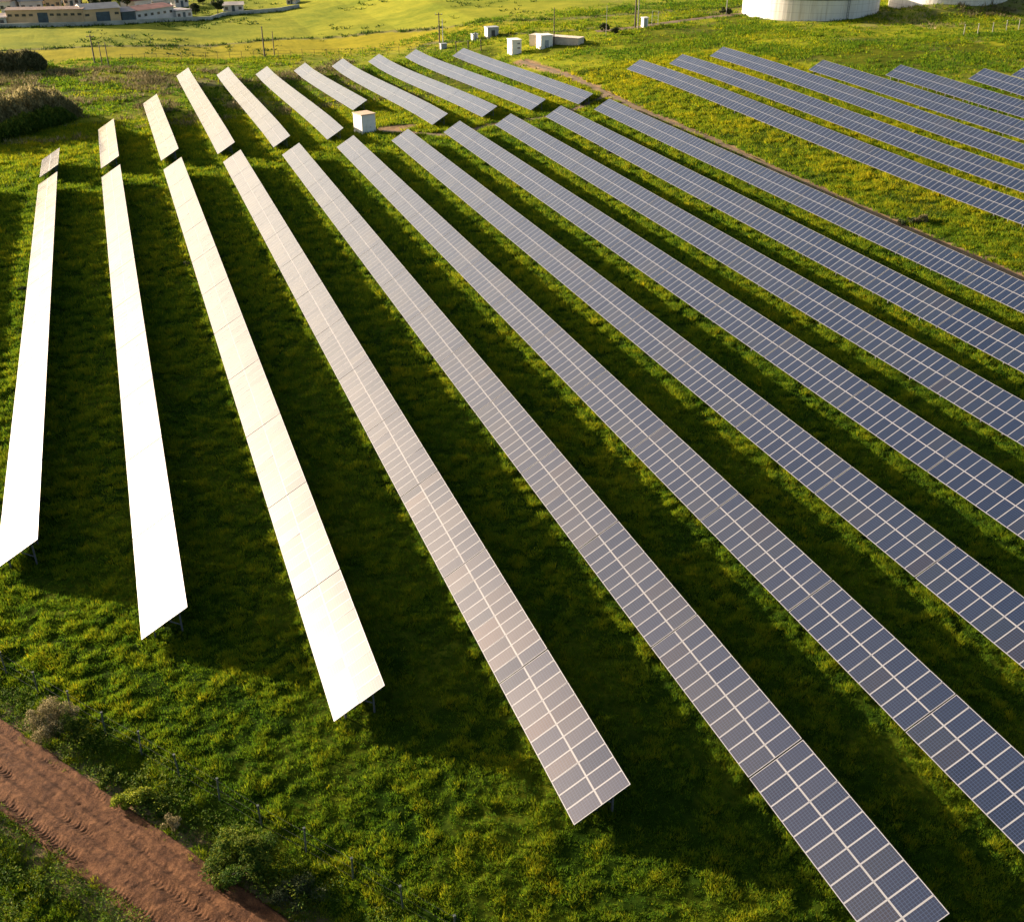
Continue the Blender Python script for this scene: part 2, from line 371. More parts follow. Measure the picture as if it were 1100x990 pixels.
rh -= ss(ROAD_W/2-.05, ROAD_W/2+.33, np.abs(Wd)+e*.5)*.22
a_, b_ = U.shape; ii = np.arange(a_*b_).reshape(a_, b_)
ff = np.stack([ii[:-1, :-1], ii[1:, :-1], ii[1:, 1:], ii[:-1, 1:]], -1).reshape(-1, 4)
rme = np_mesh('dirt_road', np.stack([xx, yy, ground(xx, yy)+.04+rh], -1).reshape(-1, 3), ff, 4, M['redsoil'])
rme.polygons.foreach_set('use_smooth', np.ones(len(rme.polygons), bool))
tag(link('dirt_road', rme), kind='structure')

def strip(name, pts, width, mat, lift=.03, step=.8, seed=1):
    P = []
    for (ax, ay), (bx, by) in zip(pts[:-1], pts[1:]):
        n = max(1, int(math.hypot(bx-ax, by-ay)/step))
        P += [(ax+(bx-ax)*k/n, ay+(by-ay)*k/n) for k in range(n)]
    P.append(pts[-1]); P = np.array(P); 
    for _ in range(12): P[1:-1] = (P[:-2]+P[1:-1]*2+P[2:])/4
    T = np.gradient(P, axis=0); T /= np.linalg.norm(T, axis=1)[:, None]; Nn = np.stack([-T[:, 1], T[:, 0]], 1)
    cols = []
    for k, q in enumerate(np.linspace(-1, 1, 7)):
        wv = width/2*q*(1+.35*(vnoise(P[:, 0]+k*9*(abs(q) > .9), P[:, 1], 2.5, seed+k)-.5)*2)
        pt = P+Nn*wv[:, None]; z = ground(pt[:, 0], pt[:, 1])+lift-(.12 if abs(q) > .9 else 0)+(vnoise(pt[:, 0], pt[:, 1], 1, 4)-.5)*.05
        cols.append(np.column_stack([pt, z]))
    V = np.stack(cols, 1); a, b, _ = V.shape; i = np.arange(a*b).reshape(a, b)
    f = np.stack([i[:-1, :-1], i[1:, :-1], i[1:, 1:], i[:-1, 1:]], -1).reshape(-1, 4)
    me = np_mesh(name, V.reshape(-1, 3), f, 4, mat); me.polygons.foreach_set('use_smooth', np.ones(len(me.polygons), bool))
    return tag(link(name, me), kind='structure')
strip('dirt_track', PATH1, 1.6, M['path'], .05)
strip('service_path', PATH2, 2.0, M['path'], .09, seed=9)
strip('gravel_lane', PATH3, 4.2, M['path'], .05, seed=19)

# ------------------------------------------------------------------ solar arrays
TILT = math.radians(30); WID = 3.34; MP = 1.004; ML = .996; MW = 1.67; LOWH = .70; NCOL = 11; TL = 11.15
ct, st = math.cos(TILT), math.sin(TILT)
# table frame: x along the row, y up the slope, z out of the glass
def add_uv(me, uvs):
    l = me.uv_layers.new(name='UVMap'); l.data.foreach_set('uv', np.array(uvs, np.float32).ravel())
def module_geo(mb, uvs, tints, x0, y0, tint, jr, tilt=.004):
    """one framed module with lower-left corner x0,y0"""
    fwid = .038; th = .04; x1, y1 = x0+ML, y0+MW-.008
    ax, ay = jr.gauss(0, tilt), jr.gauss(0, tilt)
    cx, cy = (x0+x1)/2, (y0+y1)/2
    def P(x, y, z): return (x, y, z+(x-cx)*ay+(y-cy)*ax)
    o = [(x0, y0), (x1, y0), (x1, y1), (x0, y1)]; i = [(x0+fwid, y0+fwid), (x1-fwid, y0+fwid), (x1-fwid, y1-fwid), (x0+fwid, y1-fwid)]
    for k in range(4):
        j = (k+1) % 4
        mb.quad([P(*o[k], 0), P(*o[j], 0), P(*i[j], 0), P(*i[k], 0)], 1); uvs += [(0, 0)]*4; tints.append(tint)
        mb.quad([P(*o[j], 0), P(*o[k], 0), P(*o[k], -th), P(*o[j], -th)], 1); uvs += [(0, 0)]*4; tints.append(tint)
    mb.quad([P(*q, -.003) for q in i], 0); uvs += [(0, 0), (1, 0), (1, 1), (0, 1)]; tints.append(tint)
    mb.quad([P(*q, -th) for q in o[::-1]], 2); uvs += [(0, 0)]*4; tints.append(tint)
def module_mesh(tint, jr):
    mb = MB(); uvs = []; t = []; module_geo(mb, uvs, t, 0, 0, tint, jr, 0)
    me = mb.mesh('solar_panel', [M['pv'], M['alu'], M['rack']]); add_uv(me, uvs)
    a = me.attributes.new('tint', 'FLOAT', 'FACE'); a.data.foreach_set('value', t); return me
def sheet_mesh(jr):
    mb = MB(); uvs = []; t = []
    for r_ in range(2):
        tb = jr.random()
        for k in range(NCOL):
            if jr.random() < .25: tb = jr.random()
            module_geo(mb, uvs, t, k*MP, r_*MW, min(1, max(0, tb*.6+jr.random()*.4)), jr)
    me = mb.mesh('panel_sheet', [M['pv'], M['alu'], M['rack']]); add_uv(me, uvs)
    a = me.attributes.new('tint', 'FLOAT', 'FACE'); a.data.foreach_set('value', t); return me
jr = random.Random(3)
SHEETS = [sheet_mesh(jr) for _ in range(10)]
MODS = [module_mesh((k+.5)/9, jr) for k in range(9)]
def rack_mesh():
    mb = MB(); L = NCOL*MP
    for y in (.35, 1.3, 2.05, 3.0): mb.box((L/2, y, -.085), (L, .06, .08))
    for x in (.7, 3.1, 5.5, 7.9, 10.3):
        mb.box((x, WID/2, -.165), (.07, WID-.2, .08))
        # vertical legs: in the table frame the vertical is (0, st, ct)
        vert = Vector((0, st, ct))
        for y, ln in ((.75, .70+.75*st-.1+.5), (2.6, .70+2.6*st-.1+.5)):
            a = Vector((x, y, -.2)); mb.bar(a, a-vert*ln, .10)
        mb.bar((x, 1.5, -.2), Vector((x, 2.6, -.2))-vert*1.2, .05)
    return mb.mesh('mounting_rack', M['rack'])
RACK = rack_mesh()
ROWS = []
def fit_line(ctrl):
    """least squares x = a + b*y through image points of the low ('L') or high ('H') edge"""
    pts = []
    for k, px, py in ctrl:
        if k == 'L': p = at(px, py, LOWH); pts.append((p.x, p.y))
        else: p = at(px, py, LOWH+WID*st); pts.append((p.x-WID*ct, p.y))
    A = np.array([(1, y) for _, y in pts]); b = np.array([x for x, _ in pts])
    (a0, b0), *_ = np.linalg.lstsq(A, b, rcond=None); return a0, b0, pts
def solar_row(ctrl, ynear, yfar, label, group, detail=0, ab=None, slopez=0.0):
    a0, b0, pts = fit_line(ctrl) if ctrl else (ab[0], ab[1], [])
    n = max(1, int(round((yfar-ynear)/TL)))
    root = None; y = ynear
    L0 = (yfar-ynear)/n
    for k in range(n):
        ya, yb = ynear+k*L0, ynear+(k+1)*L0-.1
        A = Vector((a0+b0*ya, ya, float(ground(a0+b0*ya, ya))+LOWH)); B = Vector((a0+b0*yb, yb, float(ground(a0+b0*yb, yb))+LOWH))
        if root is None:
            root = empty('solar_panel_row', (A.x, A.y, A.z-LOWH)); tag(root, label, 'solar panel row', group)
        ux = (B-A).normalized(); h = Vector((ux.y, -ux.x, 0)).normalized(); upn = h.cross(ux).normalized(); upn = upn if upn.z > 0 else -upn; v = (h*ct+upn*st).normalized()
        # small settling differences between tables
        v = (v+upn*R.gauss(0, .0009)).normalized(); nrm = v.cross(ux).normalized(); nrm = -nrm if nrm.z < 0 else nrm
        # right handed frame: x along the row, y up the slope: flip x so that z points out of the glass
        xa = v.cross(nrm); org = B if xa.dot(ux) < 0 else A
        sc = (B-A).length/(NCOL*MP-.02)
        Mx = Matrix(((xa.x, v.x, nrm.x, org.x-root.location.x), (xa.y, v.y, nrm.y, org.y-root.location.y), (xa.z, v.z, nrm.z, org.z-root.location.z), (0, 0, 0, 1)))
        Mx = Mx @ Matrix.Diagonal((sc, 1, 1, 1))
        rk = link('mounting_rack', RACK, root); rk.matrix_local = Mx
        if k < detail:
            for r_ in range(2):
                tb = R.random()
                for c_ in range(NCOL):
                    if R.random() < .3: tb = R.random()
                    me = MODS[min(8, int((tb*.65+R.random()*.35)*9))]
                    o = link('solar_panel', me, rk)
                    o.location = (c_*MP, r_*MW, 0); o.rotation_euler = (R.gauss(0, .004), R.gauss(0, .004), 0)
        else:
            link('panel_sheet', SHEETS[R.randrange(len(SHEETS))], rk)
    ROWS.append((a0, b0, ynear, yfar)); return root
GM = 'long solar rows of the main block'; GB = 'short solar rows behind the service gap'; GR = 'solar rows on the slope at the right'
def yL(px, py): return at(px, py, LOWH).y
def yH(px, py): return at(px, py, LOWH+WID*st).y
def yy2(l, h): return (yL(*l)+yH(*h))/2
# row whose far shadow enters at the left border
solar_row(None, 64, 171, 'long solar row beyond the left edge casting its shadow into the picture', GM, 0, ab=(-22.3, 0))
solar_row([('H', 36.5, 579.5), ('L', 41.8, 198.5), ('H', 61, 184), ('L', 0, 606)], yH(36.5, 579.5), yy2((41.8, 198.5), (61, 184)),
          'leftmost long row, blazing white, cut by the left edge of the photo', GM)
solar_row([('L', 152, 688), ('H', 201, 650), ('L', 109.7, 190.4), ('H', 128.3, 176.3)], yy2((152, 688), (201, 650)), yy2((109.7, 190.4), (128.3, 176.3)),
          'second long row from the left, white, with a glint at its near corner', GM)
solar_row([('L', 361, 773), ('H', 411, 737), ('L', 175.9, 182), ('H', 194.4, 168.8)], yy2((361, 773), (411, 737)), yy2((175.9, 182), (194.4, 168.8)),
          'third long row from the left, pinkish white with darker panels at its corner', GM, 2)
solar_row([('L', 616.9, 886.7), ('H', 676.9, 840.4), ('L', 534.7, 731.1), ('L', 240, 173), ('H', 257.9, 161.5)], yy2((616.9, 886.7), (676.9, 840.4)), yy2((240, 173), (257.9, 161.5)),
          'fourth long row from the left, beige pink, ending above the lower edge', GM, 4)
solar_row([('H', 1020, 979), ('L', 801.4, 831.6), ('L', 695.6, 689.3), ('L', 304, 165.5), ('H', 320, 153.6)], yH(1020, 979), yy2((304, 165.5), (320, 153.6)),
          'fifth long row from the left, mauve to blue, ending at the lower right corner', GM, 4)
solar_row([('L', 967.3, 779.3), ('H', 1021.1, 739.3), ('L', 841.8, 650.5), ('L', 362, 157), ('H', 379, 145.5)], yL(967.3, 779.3)-2*TL, yy2((362, 157), (379, 145.5)),
          'sixth long solar row from the left, beginning beside the small white shed', GM, 4)
solar_row([('L', 1100, 715.5), ('H', 1100, 640), ('H', 1022.7, 582.4), ('L', 421, 149.5), ('H', 437, 138.6)], yH(1022.7, 582.4)-2*TL, yy2((421, 150), (437, 138.6)),
          'seventh long row from the left, grey blue, crossing from centre to right edge', GM, 3)
solar_row([('L', 1100, 580), ('H', 1100, 518), ('L', 477, 141), ('H', 493, 130)], 31, yy2((477, 141), (493, 130)),
          'eighth long solar row from the left, fourth from the dirt track', GM, 2)
solar_row([('L', 1100, 478.5), ('H', 1100, 430), ('L', 532, 134), ('H', 548, 121.4)], 42, yy2((532, 134), (548, 121.4)),
          'long solar row third from the dirt track, with a dark shrub at its low edge', GM, 2)
solar_row([('L', 1100, 400.6), ('H', 1100, 358.8), ('L', 587, 124), ('H', 601, 114)], 52, yy2((587, 124), (601, 114)),
          'long row second from the dirt track, a small dark bush at its low edge', GM, 2)
solar_row([('L', 1100, 336), ('H', 1100, 301), ('L', 638, 116), ('H', 654, 105)], 62, yy2((638, 116), (654, 105)),
          'last long solar row of the main block, running right along the dirt track', GM, 2)
back = [((45.5, 171), (63.6, 159), (44, 189), (61, 178), 'tiny brownish solar table alone behind the leftmost long row'),
        ((106.4, 138.5), (121, 128), (109, 180.3), (127.3, 168), 'short solar row with a grey smudge, second from left behind the gap'),
        ((154, 110.4), (168, 102.3), (174, 172.6), (190.8, 159.5), 'short white solar row, third from the left behind the gap, narrower than its right neighbour'),
        ((190, 81.8), (201.7, 73.6), (234, 165.6), (252, 152.8), 'white glaring solar row behind the gap, fourth from the left'),
        ((232.8, 80.5), (245, 72.8), (294, 157.7), (311.4, 146), 'white solar row behind the gap, fifth from the left'),
        ((275, 80), (286.5, 71), (352, 150), (368.5, 137), 'white solar row whose near end reaches to the left of the small shed'),
        ((316.4, 75.8), (326.8, 67.4), (380, 117.8), (393.6, 107.7), 'shortened solar row that stops just behind the small shed'),
        ((356.8, 71), (367.7, 62.7), (466, 133.6), (479.5, 122), 'pale solar row behind the gap, first to the right of the small shed'),
        ((395.5, 65.5), (407, 57.3), (518.6, 125.4), (533.6, 114), 'pale lilac solar row behind the gap, second to the right of the small shed'),
        ((435, 60.5), (446.4, 52.6), (571, 118), (586, 106.4), 'lilac solar row behind the gap, second from the two white cabins'),
        ((486.7, 58), (496.8, 51.8), (622.8, 110.4), (636.4, 100), 'grey lilac kinked solar row behind the gap, nearest to the white cabins')]
for a, b, c, d, lb in back:
    yn = yy2(c, d); yf = yy2(a, b)
    solar_row([('L', *a), ('H', *b), ('L', *c), ('H', *d)], yn, yf, lb, GB)
right = [((673.6, 72.7), (687, 64.5), 239.7, 215.9, 70, 'solar row on the right slope nearest to the dirt track'),
         ((719, 67.6), (732.7, 58.2), 207, 182, 80, 'second solar row up from the dirt track on the right slope'),
         ((763.3, 58.5), (775.5, 51), 176.3, 153.7, 88, 'third solar row up on the right slope, reaching farthest towards the big tank'),
         ((869.5, 74.3), (882.5, 64.2), 150.5, 128.7, 96, 'fourth solar row up on the right slope, starting below the tank\'s right end'),
         ((951, 79.5), (966.5, 69.6), 127, 106.9, 104, 'fifth solar row up on the right slope'),
         ((1041, 83), (1054, 74.3), 103.6, 85, 112, 'sixth solar row up on the right slope, short in the picture'),
         ((1084.7, 80.7), (1099, 70), None, None, 118, 'uppermost solar row on the right slope, only its far tip in the picture')]
for a, b, yl, yh, yn, lb in right:
    ctrl = [('L', *a), ('H', *b)]
    if yl: ctrl += [('L', 1100, yl), ('H', 1100, yh)]
    yf = yy2(a, b)
    if yl: solar_row(ctrl, yn, yf, lb, GR)
    else:
        p = at(*a, LOWH); solar_row(None, yn, yf, lb, GR, ab=(p.x-ROWS[-1][1]*yf, ROWS[-1][1]))
for r_ in ROWS: print('ROW', [round(float(v), 2) for v in r_])

# ------------------------------------------------------------------ grass: tufts of blades
def tufts(px, py, pz, hgt, wid, nb, tint, name, mat, lean=.45, seed=0):
    rg = np.random.default_rng(seed); n = len(px); K = n*nb
    bx = np.repeat(px, nb); by_ = np.repeat(py, nb); bz = np.repeat(pz, nb); hh = np.repeat(hgt, nb)*rg.uniform(.55, 1.15, K)
    sp = np.repeat(wid, nb); ang = rg.uniform(0, 2*np.pi, K); rad = sp*np.sqrt(rg.uniform(0, 1, K))
    cx = bx+np.cos(ang)*rad; cy = by_+np.sin(ang)*rad
    la = ang+rg.normal(0, .7, K); ln = hh*rg.uniform(.1, 1, K)*lean*2
    ba = rg.uniform(0, np.pi, K); bw = np.repeat(wid, nb)*rg.uniform(.10, .22, K)
    dx, dy = np.cos(ba)*bw, np.sin(ba)*bw
    V = np.empty((K, 3, 3)); V[:, 0] = np.stack([cx-dx, cy-dy, bz-.04], 1); V[:, 1] = np.stack([cx+dx, cy+dy, bz-.04], 1)
    V[:, 2] = np.stack([cx+np.cos(la)*ln, cy+np.sin(la)*ln, bz+hh], 1)
    f = np.arange(K*3).reshape(K, 3)
    tt = np.clip(np.repeat(tint, nb)+rg.normal(0, .10, K), 0, 1)
    return np_mesh(name, V.reshape(-1, 3), f, 3, mat, {'tint': ('FACE', tt)})
def clear_mask(x, y, margin=0):
    return (road_d(x, y) > ROAD_W/2-.15+margin) & (seg_d(x, y, PATH1) > .9) & (seg_d(x, y, PATH2) > 1.05) & (seg_d(x, y, PATH3) > 2)
def rejection(n, x0, x1, y0, y1, dens, seed):
    rg = np.random.default_rng(seed); x = rg.uniform(x0, x1, n); y = rg.uniform(y0, y1, n)
    k = rg.uniform(0, 1, n) < dens(x, y); return x[k], y[k]
def wedge(x, y):   # the ground in and a little beside the view
    a = np.degrees(np.arctan2(x, y)); return (a > -16) & (a < 62) & (y > 8)
def d_near(x, y): return clear_mask(x, y)*(bump(x, y, 46.5, 187, 5, 3.2) < .35)*wedge(x, y)*np.clip((52/np.hypot(x, y-2))**1.6, 0, 1)*(.55+.45*ss(.36, .58, fbm(x, y, .85, 140, 2)))
x, y = rejection(1500000, -30, 130, 18, 215, d_near, 5)
dist = np.hypot(x, y)
cl = fbm(x, y, .85, 140, 2); pt = fbm(x, y, 11, 150, 3)
sizef = np.clip(dist/60, .75, 3.0)
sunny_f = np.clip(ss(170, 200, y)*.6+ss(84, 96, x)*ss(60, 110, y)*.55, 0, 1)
tint = np.clip(.10+.62*cl+.16*(pt-.4)+.20*sunny_f+NR.normal(0, .09, len(x)), 0, 1)  # taller clumps yellower: lit ridges and darker gaps put into the tint
hg = (.07+.40*np.clip(cl-.3, 0, 1)+.10*fbm(x, y, .35, 145, 1))*sizef**.7
print('TUFTS', len(x))
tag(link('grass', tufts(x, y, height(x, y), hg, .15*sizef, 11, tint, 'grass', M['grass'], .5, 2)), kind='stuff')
# coarse grass clumps on the far turf
def d_far(x, y): return clear_mask(x, y)*wedge(x, y)*(1-.8*bump(x, y, 218, 234, 26, 11))*(bump(x, y, 46.5, 187, 5, 3.2) < .35)*(.15+.85*ss(.4, .62, fbm(x, y, 9, 170, 4)))
x, y = rejection(60000, -60, 260, 200, 300, d_far, 15)
x2, y2 = rejection(26000, 128, 270, 95, 205, d_far, 18); x = np.concatenate([x, x2]); y = np.concatenate([y, y2])
pt = fbm(x, y, 16, 151, 3)
tag(link('meadow_clumps', tufts(x, y, height(x, y), NR.uniform(.25, .7, len(x)), NR.uniform(.4, .9, len(x)), 7, np.clip(.25+.5*(pt-.15)+NR.normal(0, .12, len(x)), 0, 1), 'meadow_clumps', M['grass'], .7, 4)), kind='stuff')
# dark weeds dotted over the far fields
x, y = rejection(9000, -90, 330, 285, 520, lambda x, y: ss(.50, .75, fbm(x, y, 22, 180, 4)), 16)
tag(link('field_weeds', tufts(x, y, height(x, y), NR.uniform(.2, .8, len(x)), NR.uniform(.5, 1.6, len(x)), 9, NR.uniform(0, .5, len(x)), 'field_weeds', M['leaf'], .9, 5)), kind='stuff')

# ------------------------------------------------------------------ shrubs and trees
def leaf_cloud(centers, radii, n, size, rg, flat=.8):
    """n leaf quads spread through a union of ragged clumps; returns verts, faces, tint"""
    k = rg.integers(0, len(centers), n); c = np.array(centers)[k]; r = np.array(radii)[k]
    d = rg.normal(0, 1, (n, 3)); d /= np.linalg.norm(d, axis=1)[:, None]
    rr = r*(rg.uniform(.35, 1.08, n)**.6); p = c+d*rr[:, None]*np.array([1, 1, flat]); p[:, 2] = np.maximum(p[:, 2], .02)
    a = rg.normal(0, 1, (n, 3)); a /= np.linalg.norm(a, axis=1)[:, None]; b = np.cross(a, d+rg.normal(0, .5, (n, 3))); b /= np.linalg.norm(b, axis=1)[:, None]+1e-9
    s = size*rg.uniform(.5, 1.3, n)[:, None]
    V = np.stack([p-a*s, p+b*s*.55, p+a*s, p-b*s*.55], 1).reshape(-1, 3); f = np.arange(n*4).reshape(n, 4)
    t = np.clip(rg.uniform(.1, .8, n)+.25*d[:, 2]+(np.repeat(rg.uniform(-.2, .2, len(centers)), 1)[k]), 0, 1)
    return V, f, t
def shrub(name, loc, rx, ry, h, mat, label, cat='bush', group=None, n=2500, leaf=.07, clumps=14, stems=6, seed=0, stalks=0):
    rg = np.random.default_rng(seed+31); cs = []; rs = []
    for _ in range(clumps):
        a = rg.uniform(0, 2*np.pi); q = rg.uniform(0, .75)**.6; z = rg.uniform(.25, .8)*h*(1-.35*q)
        cs.append((math.cos(a)*q*rx*1.12, math.sin(a)*q*ry*1.12, z)); rs.append(rg.uniform(.14, .36)*min(rx, ry, h)*1.25)
    V, f, t = leaf_cloud(cs, rs, n, leaf, rg)
    root = empty(name, loc); tag(root, label, cat, group)
    link('foliage', np_mesh('foliage', V, f, 4, mat, {'tint': ('FACE', t)}), root)
    mb = MB()
    for k in range(stems):
        c = Vector(cs[k % clumps]); mb.tube([(c.x*.15, c.y*.15, -.1), (c.x*.5, c.y*.5, c.z*.5), tuple(c)], [.035*h, .022*h, .008*h], 5)
    mb.build('stem', M['bark'], root)
    return root
def tree(loc, h, r, mat, label, group=None, n=1500, leaf=.35, seed=0, trunk_h=.3):
    rg = np.random.default_rng(seed+77); cs = []; rs = []
    for _ in range(13):
        a = rg.uniform(0, 2*np.pi); q = rg.uniform(0, .8); z = h*(trunk_h+.1)+rg.uniform(0, 1)*h*(.85-trunk_h)*(1-.3*q)
        cs.append((math.cos(a)*q*r, math.sin(a)*q*r, z)); rs.append(rg.uniform(.28, .5)*r)
    V, f, t = leaf_cloud(cs, rs, n, leaf, rg)
    root = empty('tree', loc); tag(root, label, 'tree', group)
    link('crown', np_mesh('crown', V, f, 4, mat, {'tint': ('FACE', t)}), root)
    mb = MB(); mb.tube([(0, 0, -.3), (.05*r, 0, h*.3), (0, .05*r, h*.7)], [.07*r, .05*r, .02*r], 7)
    for k in range(5):
        c = Vector(cs[k]); mb.tube([(0, 0, h*.3), tuple(c*.6+Vector((0, 0, h*.1))), tuple(c)], [.03*r, .02*r, .008*r], 5)
    mb.build('trunk', M['bark'], root); return root
def gp(px, py, dz=0):
    p = at(px, py); return Vector((p.x, p.y, hz(p.x, p.y)+dz))
GH = 'bushes beside the red dirt road'
shrub('bush', gp(262, 932), 1.5, 1.4, 2.3, M['leaf'], 'round dense green bush beside the dirt road near the lower edge', group=GH, n=15000, leaf=.06, clumps=34, seed=1)
shrub('bush', gp(58, 786), 1.35, 1.2, 2.3, M['leaf_dry'], 'greyish brown twiggy shrub by the fence above the dirt road', group=GH, n=9000, leaf=.045, clumps=26, seed=2)
shrub('bush', gp(84, 792), 1.0, .9, 1.9, M['leaf'], 'dark green shrub tucked behind the brown twiggy one', group=GH, n=3500, leaf=.05, clumps=14, seed=12)
shrub('bush', gp(146, 862), .95, .8, .85, M['leaf_yellow'], 'low bright yellow green bush at the road edge', group=GH, n=4500, leaf=.055, clumps=16, seed=3)
shrub('bush', gp(187, 890), .5, .45, 1.1, M['leaf_dry'], 'small shrub with pale pinkish seed heads at the road edge', group=GH, n=2200, leaf=.035, clumps=16, seed=4)
shrub('bush', gp(118, 838), .7, .6, .8, M['leaf'], 'low green bush left of the bright yellow green one', group=GH, n=2500, leaf=.05, clumps=12, seed=5)
shrub('bush', gp(176, 868), .6, .6, .7, M['leaf'], 'low green bush right of the bright yellow green one', group=GH, n=2500, leaf=.05, clumps=12, seed=6)
shrub('bush', gp(318, 965), 1.4, 1.0, 1.3, M['leaf_dark'], 'dark low bush right of the round bush, in its shadow', group=GH, n=3500, leaf=.05, clumps=14, seed=7)
# tangled weeds along the fence and below the road: nobody could count them
def verge(x, y):
    dn = (x-ROAD_C.x)*ROAD_N.x+(y-ROAD_C.y)*ROAD_N.y
    upper = ss(-4.9, -3.9, dn)*(1-ss(-2.1, -1.7, dn)); lower = ss(1.7, 2.1, dn)*(1-.4*ss(6, 12, dn))
    return (upper*.8+lower*.9)*(.1+.9*ss(.40, .60, fbm(x, y, 1.8, 200, 3)))*(y > 20)*(x > -40)
x, y = rejection(120000, -40, 15, 16, 75, verge, 25)
n = len(x); rg = np.random.default_rng(8)
blob = fbm(x, y, 1.8, 200, 3); top = np.clip((blob-.36)*4.2, .1, 1.5)
K = 5; kx = np.repeat(x, K)+rg.normal(0, .10, n*K); ky = np.repeat(y, K)+rg.normal(0, .10, n*K); kz = np.repeat(height(x, y), K)+np.repeat(top, K)*rg.uniform(.0, 1, n*K)**.6*.75
a = rg.normal(0, 1, (n*K, 3)); a[:, 2] *= .5; a /= np.linalg.norm(a, axis=1)[:, None]; b = np.cross(a, rg.normal(0, 1, (n*K, 3))); b /= np.linalg.norm(b, axis=1)[:, None]
s = rg.uniform(.035, .075, n*K)[:, None]; p = np.stack([kx, ky, kz], 1)
V = np.stack([p-a*s, p+b*s*.6, p+a*s, p-b*s*.6], 1).reshape(-1, 3)
tag(link('verge_weeds', np_mesh('verge_weeds', V, np.arange(n*K*4).reshape(-1, 4), 4, M['leaf'], {'tint': ('FACE', np.clip(rg.uniform(.1, .8, n*K)+(np.repeat(blob, K)-.5)*.9, 0, 1))})), kind='stuff')

# small dark shrubs between the rows
for k, (px, py, r_, h_, lb) in enumerate([(655, 166, .7, .9, 'small round dark bush under the low edge of the second row from the track'), (636, 198, .9, .8, 'dark ragged shrub under the low edge of the third row from the track'),
                          (203, 286, .5, .5, 'tiny dark weed clump at the low edge of the third long row'), (24, 312, .45, .5, 'tiny dark weed clump at the low edge of the leftmost long row')]):
    shrub('bush', gp(px, py), r_, r_, h_, M['leaf_dark'], lb, n=900, leaf=.09, clumps=9, stems=3, seed=40+k)
shrub('bush', gp(991, 241), 1.0, .9, 1.2, M['leaf_dry'], 'pinkish dry shrub on the grass strip between the track and the right slope rows', n=2200, leaf=.09, clumps=14, seed=50)
shrub('bush', gp(976, 240), 1.3, 1.1, .9, M['leaf_dark'], 'low dark green shrub left of the pinkish dry one', n=1600, leaf=.09, clumps=12, seed=51)
# olive weeds on the grass strip at the right
x, y = rejection(9000, 84, 112, 70, 215, lambda x, y: ss(.5, .66, fbm(x, y, 7, 210, 3))*(seg_d(x, y, PATH1) > 2)*(x < 98), 35)
tag(link('strip_weeds', tufts(x, y, height(x, y), NR.uniform(.25, .6, len(x)), NR.uniform(.3, .6, len(x)), 12, NR.uniform(.1, .7, len(x)), 'strip_weeds', M['leaf'], .9, 6)), kind='stuff')

# long reed thicket and hedges at the far left
def thicket(name, pts, width, hgt, mats, label, n, seed, leaf=.28):  # ragged band of upright stems and leaves
    rg = np.random.default_rng(seed); L = len(pts)-1; V = []; T = []
    t = rg.uniform(0, L, n); i = np.minimum(t.astype(int), L-1); fr = t-i; P = np.array(pts)
    bx = P[i, 0]+(P[i+1, 0]-P[i, 0])*fr; by_ = P[i, 1]+(P[i+1, 1]-P[i, 1])*fr
    off = rg.uniform(-1, 1, n); d = P[-1]-P[0]; d = d/np.linalg.norm(d); nx_, ny_ = -d[1], d[0]
    bx += nx_*off*width/2; by_ += ny_*off*width/2
    lump = .25+.62*fbm(bx, by_, 5, seed, 2)+.5*fbm(bx, by_, 1.6, seed+5, 2); endt = np.minimum(1, np.minimum(t, L-t)*1.6+.35)
    topz = hgt*lump*endt*np.sqrt(np.clip(1-off**2*.8, .1, 1)); z = topz*rg.uniform(0, 1, n)**.5
    a = rg.normal(0, .45, (n, 3)); a[:, 2] = rg.uniform(.5, 1, n); a /= np.linalg.norm(a, axis=1)[:, None]; b = np.cross(a, rg.normal(0, 1, (n, 3))); b /= np.linalg.norm(b, axis=1)[:, None]
    s = leaf*rg.uniform(.5, 1.4, n)[:, None]; p = np.stack([bx, by_, height(bx, by_)+z], 1)
    V = np.stack([p-a*s*1.3, p+b*s*.4, p+a*s*1.3, p-b*s*.4], 1).reshape(-1, 3)
    o = link(name, np_mesh(name, V, np.arange(n*4).reshape(n, 4), 4, mats, {'tint': ('FACE', np.clip(rg.uniform(0, .6, n)+.4*(z/hgt), 0, 1))}))
    tag(o, label, 'hedge'); return o
tp = [at(a, b) for a, b in ((-70, 158), (-30, 150), (10, 142), (45, 131), (72, 122))]
thicket('reed_thicket', [(p.x, p.y) for p in tp], 8.0, 6.6, M['leaf_reed'], 'brown reed thicket casting a long shadow towards the leftmost rows', 26000, 61)
tp2 = [at(a, b) for a, b in ((-60, 164), (-20, 156), (20, 147), (50, 137), (74, 128))]
thicket('shade_side_hedge', [(p.x, p.y) for p in tp2], 4.0, 4.2, M['leaf'], 'dark green hedge put in as the shaded side of the reed thicket', 12000, 62)  # green foliage band: the thicket's shaded side put into its colour
tp = [at(a, b) for a, b in ((-60, 78), (-10, 77), (25, 76), (50, 73))]
thicket('far_hedge', [(p.x, p.y) for p in tp], 6.5, 5.2, M['leaf_hedge'], 'dark brown hedge farther back at the left edge below the yellow field', 16000, 63, .3)
